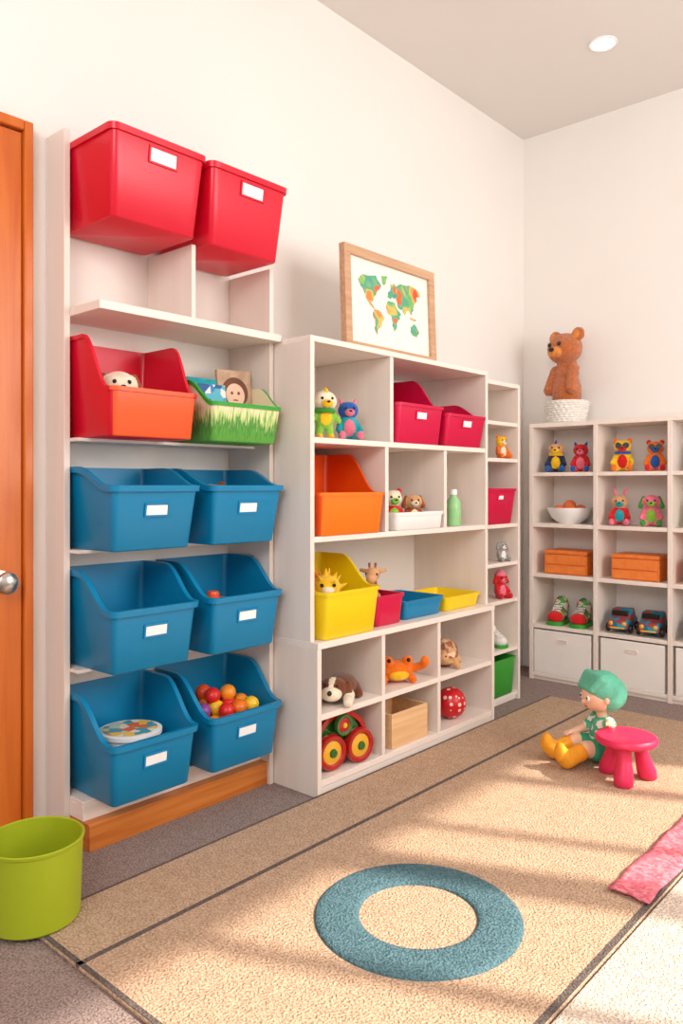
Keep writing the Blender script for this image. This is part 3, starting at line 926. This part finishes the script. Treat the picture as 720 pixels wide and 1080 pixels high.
# toy cars
def toy_car(loc, yaw, m, m2, label, group, s=1.0):
    T = thing('toy_car', label, 'toy car', loc, (0, 0, math.radians(yaw)), group)
    bm = bmesh.new()
    prof = [(-.075, .02), (-.075, .058), (-.05, .066), (-.035, .1), (.025, .1), (.045, .068), (.078, .058), (.085, .02)]
    L = [bm.verts.new((x * s, -.042 * s, z * s)) for x, z in prof]
    R = [bm.verts.new((x * s, .042 * s, z * s)) for x, z in prof]
    n = len(prof)
    for i in range(n):
        j = (i + 1) % n
        f = bm.faces.new((L[i], R[i], R[j], L[j]))
        if i in (0,):
            f.material_index = 1
    bm.faces.new(L[::-1]); bm.faces.new(R)
    finish(bm, 'car_body', [m, m2], T, bevel=.009 * s, angle=30)
    bm = bmesh.new()
    addbox(bm, .028 * s, .046 * s, -.034 * s, .034 * s, .072 * s, .094 * s, 0)
    finish(bm, 'windscreen', [M_black], T, bevel=.003 * s)
    bm = bmesh.new()
    for sy in (-1, 1):
        M = Matrix.Translation((.081 * s, .027 * sy * s, .044 * s)) @ Matrix.Rotation(math.pi / 2, 4, 'Y')
        addlathe(bm, [(0, .003), (.008, .002), (.011, 0), (.011, -.006)], 14, 0, M)
    addbox(bm, .08 * s, .086 * s, -.03 * s, .03 * s, .024 * s, .03 * s)
    finish(bm, 'headlights', [M_ty], T)
    for sx in (-.045, .05):
        for sy in (-1, 1):
            lathe('wheel', [(0, -.009), (.012, -.008), (.02, -.008), (.022, -.004), (.022, .004), (.02, .008), (.012, .008), (0, .009)], M_black, T, (sx * s, .046 * sy * s, .0225 * s), (math.pi / 2, 0, 0), 20)
    return T
M_cr = mat_patch('shoe_red_green', [(200, 50, 50), (90, 180, 80), (230, 210, 190), (70, 150, 90)], 50, .5)
M_ct = mat_patch('car_teal', [(20, 120, 150), (30, 140, 170), (20, 100, 130), (150, 60, 60)], 30, .35)
for x in (.295, .425):
    toy_shoe((x, 3.955, .3005), -82, M_cr, M_green, 'chunky red and green toy sneaker on cube shelf', 'toy sneakers in the cube shelf', 1.45, F_red)
toy_car((.65, 3.945, .3005), -84, M_ct, M_rf, 'teal blue toy car', 'toy cars in the cube shelf', 1.2)
toy_car((.805, 3.945, .3005), -84, M_ct, M_rf, 'teal blue toy car', 'toy cars in the cube shelf', 1.2)
toy_car((1.03, 3.945, .3005), -84, M_ct, M_rf, 'teal blue toy car', 'toy cars in the cube shelf', 1.2)

# bear in basket on the cube shelf
T = thing('basket', 'round white knitted basket on top of cube shelf', 'basket', (.335, 3.96, 1.3855))
bm = bmesh.new()
prof = [(0, 0), (.09, 0)]
nr = 9
for i in range(nr * 4 + 1):
    a = i / (nr * 4)
    prof.append((.098 + .02 * a + .0045 * math.sin(a * nr * 2 * math.pi), .004 + .112 * a))
prof += [(.114, .12), (.106, .116), (.092, .02), (0, .018)]
addlathe(bm, prof, 96)
for v in bm.verts:
    r = math.hypot(v.co.x, v.co.y)
    if r > .093 and v.co.z < .115:
        a = math.atan2(v.co.y, v.co.x)
        k = 1 + .035 * math.cos(a * 24 + (int(v.co.z / .0249) % 2) * math.pi)
        v.co.x *= k; v.co.y *= k
finish(bm, 'woven_body', [mat('knit_white', (244, 238, 230), .9, .08, 60, bump=.4, bscale=200)], T, angle=180)
F_bear = mat('bear_fur', (222, 116, 40), .95, .22, 70, bump=1.0, bscale=260, sheen=.6)
F_bearl = mat('bear_muzzle', (236, 152, 84), .95, .2, 30, bump=.5, bscale=240)
T = thing('bear_plush', 'fluffy orange-brown plush bear sitting in white basket', 'plush toy', (.335, 3.96, 1.4045), (0, 0, math.radians(-106)))
E = [((0, 0, .15), (.070, .080, .12), 0), ((.0, 0, .24), (.056, .062, .07), 0), ((.015, 0, .385), (.084, .094, .082), 0), ((.086, 0, .36), (.030, .042, .031), 1),
     ((0, .078, .455), (.024, .036, .036), 0), ((0, -.078, .455), (.024, .036, .036), 0), ((.0, 0, .3), (.048, .052, .05), 0)]
for s in (-1, 1):
    E += limb((.015, .060 * s, .268), (.05, .078 * s, .165), .030, .028, 0) + limb((.01, .045 * s, .08), (.035, .045 * s, .04), .042, .038, 0)
o = blob('plush_body', E, .004, [F_bear, F_bearl], T, smooth=3, paint=[((.022, .080, .455), (.02, .022, .024), 1), ((.022, -.080, .455), (.02, .022, .024), 1)])
fluff(o, .013, .005)
for s in (-1, 1):
    sphere('eye', .011, M_black, T, (.097, .033 * s, .402), seg=12)
sphere('nose', .014, M_black, T, (.121, 0, .372), (1, 1.3, .8), seg=12)

# ------------------------------------------------------------------ framed map
T = thing('framed_picture', 'oak-framed colourful world map print on shelf top', 'picture', (.30, 2.472, 1.5605), (0, math.radians(-2.2), 0))
FW, FH, fb = .585, .405, .036
bm = bmesh.new()
addbox(bm, -.014, .014, -FW / 2, FW / 2, 0, fb); addbox(bm, -.014, .014, -FW / 2, FW / 2, FH - fb, FH)
addbox(bm, -.014, .014, -FW / 2, -FW / 2 + fb, fb, FH - fb); addbox(bm, -.014, .014, FW / 2 - fb, FW / 2, fb, FH - fb)
finish(bm, 'frame', [M_oak], T, bevel=.0015)
bm = bmesh.new()
addbox(bm, -.008, -.001, -FW / 2 + fb, FW / 2 - fb, fb, FH - fb)
finish(bm, 'mat_board', [mat('map_paper', (244, 238, 228), .8, .02)], T, smooth=False)
conts = [[(.05, .8), (.1, .88), (.2, .9), (.3, .93), (.37, .8), (.32, .72), (.29, .64), (.26, .6), (.25, .53), (.2, .55), (.23, .46), (.27, .43), (.2, .47), (.15, .56), (.12, .67), (.08, .73)],
         [(.37, .95), (.46, .97), (.44, .88), (.4, .82), (.38, .88)],
         [(.26, .43), (.32, .43), (.4, .34), (.36, .24), (.32, .16), (.3, .06), (.27, .1), (.27, .24), (.24, .34)],
         [(.45, .66), (.46, .73), (.49, .76), (.5, .86), (.55, .9), (.58, .86), (.58, .7), (.55, .66), (.52, .68), (.5, .64)],
         [(.44, .56), (.47, .61), (.56, .6), (.6, .5), (.65, .45), (.6, .35), (.58, .24), (.54, .16), (.51, .25), (.51, .38), (.45, .42), (.43, .5)],
         [(.582, .86), (.66, .92), (.78, .94), (.93, .88), (.96, .8), (.9, .8), (.88, .7), (.85, .66), (.84, .56), (.79, .48), (.77, .54), (.73, .54), (.7, .42), (.67, .54), (.64, .52), (.6, .56), (.582, .66)],
         [(.79, .3), (.84, .36), (.88, .33), (.92, .25), (.88, .15), (.8, .19)],
         [(.76, .42), (.84, .4), (.88, .42), (.8, .45)]]
bm = bmesh.new()
mw, mh = .45, .27
rnd = random.Random(11)
for c in conts:
    pts = []
    for i in range(len(c)):
        a = Vector(c[i]); b = Vector(c[(i + 1) % len(c)])
        nrm = Vector((a.y - b.y, b.x - a.x))
        for k in range(3):
            p = a.lerp(b, k / 3) + (nrm * rnd.uniform(-.12, .12) if k else Vector((0, 0)))
            pts.append(p)
    vs = [bm.verts.new((0, (p.x - .5) * mw, FH / 2 + (p.y - .5) * mh)) for p in pts]
    f = bm.faces.new(vs)
M_map = mat_patch('map_countries', [(222, 80, 50), (236, 140, 70), (240, 190, 100), (150, 190, 110), (96, 176, 110), (80, 164, 150), (110, 180, 130), (226, 110, 60)], 26, .7, 'SMOOTH_F1')
finish(bm, 'map_print', [M_map], T, (.0004, 0, 0), smooth=False)
bm = bmesh.new()
addbox(bm, -.006, 0, -.03, .03, 0, .3)
finish(bm, 'easel_strut', [M_oak], T, (-.127, 0, .009), (0, math.radians(22), 0))

# ------------------------------------------------------------------ rack bin contents
bcol = [(228, 40, 36), (244, 120, 24), (250, 200, 40), (90, 176, 70), (240, 84, 40), (246, 150, 36), (228, 44, 60), (150, 70, 150)]
r = .0275
meshes = []
for i, c in enumerate(bcol):
    o = sphere('toy_ball', r, mat('ball_col_%d' % i, c, .35, .03), None, (0, 0, 0), seg=20)
    meshes.append(o.data)
    bpy.data.objects.remove(o)
k = 0
seq = [0, 1, 2, 4, 5, 0, 3, 1, 6, 2, 5, 4, 1, 7, 2, 0, 5]
def ball(x, y, z):
    global k
    o = bpy.data.objects.new('toy_ball', meshes[seq[k % 17]])
    COL.objects.link(o)
    o.location = (x, y, z)
    tag(o, 'small glossy plastic ball heaped in blue bin', 'ball', 'coloured balls in a blue bin')
    k += 1
bx, by, bz = .140, YR, .135 + .005
p = 2.02 * r
for lay in range(2):
    for i in range(4):
        for j in range(4):
            ball(bx + (i - 1.5) * p, by + (j - 1.5) * p, bz + r + lay * 2.01 * r)
z4 = bz + r + 2.01 * r + 1.43 * r
for i in range(3):
    for j in range(3):
        ball(bx + .008 + (i - 1) * p, by + (j - 1) * p, z4)
for i in range(4):
    for j in range(4):
        if (i, j) in ((0, 0), (3, 0), (0, 3)): continue
        ball(bx + .006 + (i - 1.5) * p * .98, by + (j - 1.5) * p * .98, z4 + 1.43 * r)
for i, j in ((-.6, -.5), (.5, .5), (.4, -.6)):
    ball(bx + i * p * 1.02, by + j * p * 1.02, z4 + 2.9 * r)
# round toy drum with printed lid in lower bin
T = thing('toy_drum', 'round drum with colourful printed top in blue bin', 'toy', (.162, YL + .002, .1405))
lathe('drum_body', [(0, 0), (.085, 0), (.088, .004), (.088, .15), (.096, .152), (.096, .164), (.088, .166), (0, .166)], M_white, T, seg=40)
lathe('drum_top', [(0, .167), (.08, .167), (.082, .1675), (0, .1685)], mat_patch('drum_print', [(70, 160, 180), (240, 230, 210), (230, 110, 60), (250, 200, 80), (200, 210, 190)], 34, .5), T, seg=40)
# small things
T = thing('toy_block', 'orange toy block with rounded knob in blue bin', 'toy', (.17, 1.66, .5155))
boxpart('block_body', T, (-.05, .05), (-.04, .04), (0, .16), M_orangef, .006, world=False)
lathe('knob', [(0, 0), (.02, 0), (.022, .01), (.018, .02), (0, .022)], M_orangef, T, (0, 0, .16))
T = thing('picture_book', 'board book with picture of a child in crate', 'book', (.16, 1.775, 1.1955), (0, math.radians(-8), math.radians(-14)))
bm = bmesh.new()
addbox(bm, -.009, .009, -.065, .065, 0, .26)
finish(bm, 'book_block', [mat('book_cover', (196, 160, 130), .6, .3, 18)], T, bevel=.002)
bm = bmesh.new()
for (cy, cz, ry, rz, mi, dx) in ((0, .18, .05, .054, 1, .0), (0, .17, .036, .042, 0, .0006), (0, .09, .056, .05, 2, .0003), (-.013, .177, .005, .006, 1, .0012), (.013, .177, .005, .006, 1, .0012), (0, .152, .011, .003, 3, .0012)):
    vs = [bm.verts.new((dx, cy + ry * math.cos(a * math.pi / 12), cz + rz * math.sin(a * math.pi / 12))) for a in range(24)]
    f = bm.faces.new(vs); f.material_index = mi
finish(bm, 'cover_picture', [mat('bk_skin', (240, 198, 170), .7, .04), mat('bk_hair', (120, 70, 44), .7, .2), mat('bk_dress', (236, 226, 214), .7, .1), mat('bk_lip', (200, 80, 80), .7, .1)], T, (.0095, 0, 0), smooth=False)
for i, (c, nm, hh) in enumerate(((mat_patch('bk_blue', [(60, 130, 190), (230, 230, 220), (40, 90, 150), (90, 180, 200)], 45, .6), 'blue patterned cover', .19), (F_teal, 'teal cover', .215), (F_grn, 'green cover', .20))):
    T = thing('picture_book', 'childrens book with %s in crate' % nm, 'book', (.20 - .04 * i, 1.638 + .004 * i, 1.1955), (0, math.radians(-10), math.radians(-8 + 4 * i)), 'books in the crate')
    bm = bmesh.new()
    addbox(bm, -.009, .009, -.055, .055, 0, hh)
    finish(bm, 'book_block', [M_card], T, bevel=.001)
    bm = bmesh.new()
    addbox(bm, .009, .011, -.058, .058, 0, hh + .003); addbox(bm, -.011, -.009, -.058, .058, 0, hh + .003); addbox(bm, -.011, .011, -.06, -.058, 0, hh + .003)
    finish(bm, 'book_cover', [c], T)
plush('small dark plush bear peeking from blue bin', 'plush toy', (.17, 1.65, .8655), -20, .215, [F_dk, F_tan, F_brown, F_dk], 'round')

# ------------------------------------------------------------------ lime bucket
T = thing('bucket', 'lime green round plastic bucket on floor', 'bucket', (.43, .905, .0125))
lathe('bucket_body', [(0, 0), (.102, 0), (.106, .004), (.112, .182), (.115, .184), (.116, .191), (.113, .193), (.109, .191), (.1, .008), (0, .007)], M_lime, T, seg=64, angle=30)

# ------------------------------------------------------------------ stool
M_stool = mat('stool_red', (222, 40, 86), .4, .04)
T = thing('toy_stool', 'small crimson plastic stool with chunky legs', 'stool', (1.15, 2.725, .0112))
lathe('seat', [(0, .124), (.08, .124), (.098, .128), (.107, .137), (.107, .146), (.1, .155), (.085, .158), (0, .156)], M_stool, T, seg=48)
for i in range(3):
    a = math.radians(-75 + 120 * i)
    d = Vector((math.cos(a), math.sin(a), 0))
    bm = bmesh.new()
    n = 20
    rings = []
    for q, (rr, z, o_) in enumerate(((.001, 0, .078), (.028, 0, .078), (.033, .006, .077), (.034, .03, .073), (.026, .08, .058), (.024, .11, .05), (.03, .13, .045), (.001, .13, .045))):
        c = d * o_
        rings.append([bm.verts.new((c.x + rr * math.cos(2 * math.pi * s / n), c.y + rr * math.sin(2 * math.pi * s / n), z)) for s in range(n)])
    for A, B in zip(rings[:-1], rings[1:]):
        for s in range(n):
            bm.faces.new((A[s], A[(s + 1) % n], B[(s + 1) % n], B[s]))
    finish(bm, 'leg', [M_stool], T, angle=60)

# ------------------------------------------------------------------ doll
M_skin = mat('doll_skin', (242, 192, 160), .5, .03, 10)
M_hair = mat('doll_hair', (96, 184, 154), .7, .12, 30, bump=.3, bscale=100)
M_shirt = mat_patch('doll_shirt', [(70, 168, 130), (235, 238, 228), (84, 178, 140), (96, 184, 150)], 50, .85)
M_shorts = mat('doll_shorts', (60, 160, 122), .85, .1, 30, bump=.2)
M_boot = mat('doll_boot', (244, 164, 36), .8, .08, 30, bump=.2)
T = thing('doll', 'seated doll with mint hair, green outfit, orange boots', 'doll', (1.015, 2.84, .0112), (0, 0, math.radians(-128)))
def hand(p, d, up, m=0, s=1.0, side=1):
    p = Vector(p); d = Vector(d).normalized(); up = Vector(up).normalized(); w = d.cross(up).normalized() * side
    out = [(tuple(p), (.012 * s, .012 * s, .008 * s), m), (tuple(p + d * .008), (.012 * s, .012 * s, .008 * s), m)]
    for k, L in enumerate((.018, .021, .02, .015)):
        st = p + d * .014 + w * (.0105 - .007 * k)
        md = st + d * L * .55 + w * (.002 - .0013 * k)
        out += limb(st, md, .0038, .0036, m, 3) + limb(md, md + d * L * .45 - up * .004, .0036, .003, m, 3)
    out += limb(p + w * .008, p + w * .02 + d * .01, .0044, .0038, m, 4)
    return out
E = [((0, 0, .05), (.046, .054, .042), 0), ((0, 0, .1), (.04, .047, .05), 0), ((-.002, 0, .142), (.035, .048, .032), 0)]
E += limb((0, 0, .16), (.010, 0, .2), .02, .019, 0)
HC = Vector((.018, 0, .25))
def hp(x, y, z):
    v = Matrix.Rotation(math.radians(12), 3, 'Y') @ Vector((x, y, z))
    return tuple(HC + v)
E += [(hp(0, 0, 0), (.062, .060, .062), 0), (hp(.030, 0, -.02), (.028, .04, .028), 0), (hp(.063, 0, -.008), (.009, .009, .008), 0), (hp(0, .062, -.005), (.010, .008, .015), 0), (hp(0, -.062, -.005), (.010, .008, .015), 0)]
E += limb((0, .044, .155), (.005, .078, .138), .021, .018, 0) + limb((.005, .078, .138), (.03, .1, .178), .017, .013, 0)
E += hand((.034, .106, .180), (.35, .9, -.02), (0, 0, 1), side=-1)
E += limb((0, -.044, .155), (.035, -.066, .11), .021, .018, 0) + limb((.035, -.066, .11), (.085, -.058, .1), .017, .013, 0)
E += hand((.095, -.057, .1), (1, .1, -.1), (0, 0, 1), side=-1)
for s in (-1, 1):
    E += limb((.01, .028 * s, .045), (.09, .045 * s, .066), .037, .030, 0) + limb((.09, .045 * s, .066), (.165, .05 * s, .034), .029, .022, 0)
blob('doll_body', E, .0024, [M_skin], T, smooth=3)
E = [((0, 0, .1), (.047, .054, .055), 0), ((-.002, 0, .138), (.041, .055, .038), 0)]
E += limb((0, .044, .153), (.005, .07, .14), .0255, .023, 0) + limb((0, -.044, .153), (.024, -.058, .123), .0255, .023, 0)
blob('doll_top', E, .003, [M_shirt], T)
E = [((0, 0, .054), (.054, .061, .052), 0)]
for s in (-1, 1):
    E += limb((.01, .028 * s, .048), (.052, .038 * s, .058), .043, .039, 0)
blob('doll_shorts', E, .003, [M_shorts], T)
for s in (-1, 1):
    E = limb((.115, .048 * s, .056), (.17, .052 * s, .034), .031, .031, 0) + limb((.17, .052 * s, .033), (.19, .056 * s, .055), .032, .029, 0) + [((.198, .057 * s, .062), (.022, .03, .038), 0)]
    blob('boot', E, .003, [M_boot], T)
E = [(hp(-.022, 0, .022), (.074, .074, .066), 0), (hp(-.055, 0, -.005), (.052, .066, .062), 0), (hp(-.035, .022, -.012), (.05, .05, .052), 0), (hp(-.035, -.022, -.012), (.05, .05, .052), 0)]
for q in range(7):
    E += limb(hp(.0, -.048 + .016 * q, .068), hp(.040, -.042 + .014 * q, .040), .022, .014, 0)
blob('doll_hair', E, .003, [M_hair], T, smooth=8)
for s in (-1, 1):
    e = sphere('eye', .0095, M_card, T, hp(.054, .024 * s, .008), (.6, 1, 1.15), seg=14)
    sphere('pupil', .0058, M_black, e, (.0032, 0, 0), (.7, 1, 1), seg=12)
sphere('mouth', .0065, mat('doll_lip', (206, 84, 84), .5, .03), T, hp(.057, 0, -.028), (.5, 1.6, .6), seg=12)

# ------------------------------------------------------------------ camera
f, hy = 819.0, 512.0
cam_d = bpy.data.cameras.new('camera')
cam_d.sensor_fit = 'HORIZONTAL'
cam_d.sensor_width = 36
cam_d.lens = f / 720 * 36
cam_d.shift_y = -(540 - hy) / 720
cam_d.clip_start = 0.05
cam = bpy.data.objects.new('camera', cam_d)
COL.objects.link(cam)
cam.location = (2.228, 0, 1.05)
cam.rotation_euler = (math.pi / 2, 0, math.atan2(730, 819))
scene.camera = cam

# ------------------------------------------------------------------ light
w = bpy.data.worlds.new('world')
scene.world = w
w.use_nodes = True
bg = w.node_tree.nodes['Background']
bg.inputs['Color'].default_value = (0.95, 0.97, 1.0, 1)
bg.inputs['Strength'].default_value = 0.92
sd = bpy.data.lights.new('sun', 'SUN')
sd.energy = 7.0
sd.angle = math.radians(1.3)
sd.color = (1.0, 0.91, 0.80)
so = bpy.data.objects.new('sun', sd)
COL.objects.link(so)
so.rotation_euler = Vector((-.92, -.42, -.80)).to_track_quat('-Z', 'Y').to_euler()
def area(loc, target, size, energy, color):  # unseen soft fill, added to brighten the room
    ld = bpy.data.lights.new('fill_light', 'AREA')
    ld.shape = 'RECTANGLE'; ld.size = size[0]; ld.size_y = size[1]
    ld.energy = energy; ld.color = color
    lo = bpy.data.objects.new('fill_light', ld)
    COL.objects.link(lo)
    lo.location = loc
    lo.rotation_euler = (Vector(target) - Vector(loc)).to_track_quat('-Z', 'Y').to_euler()
area((3.3, 2.5, 1.8), (0.3, 2.2, 1.5), (1.5, 1.5), 50, (1.0, .98, .95))  # added fill just inside the window
area((2.4, -1.0, 2.4), (0.6, 2.4, 1.2), (1.2, 1.0), 40, (1.0, .99, .97))  # added fill from behind the camera
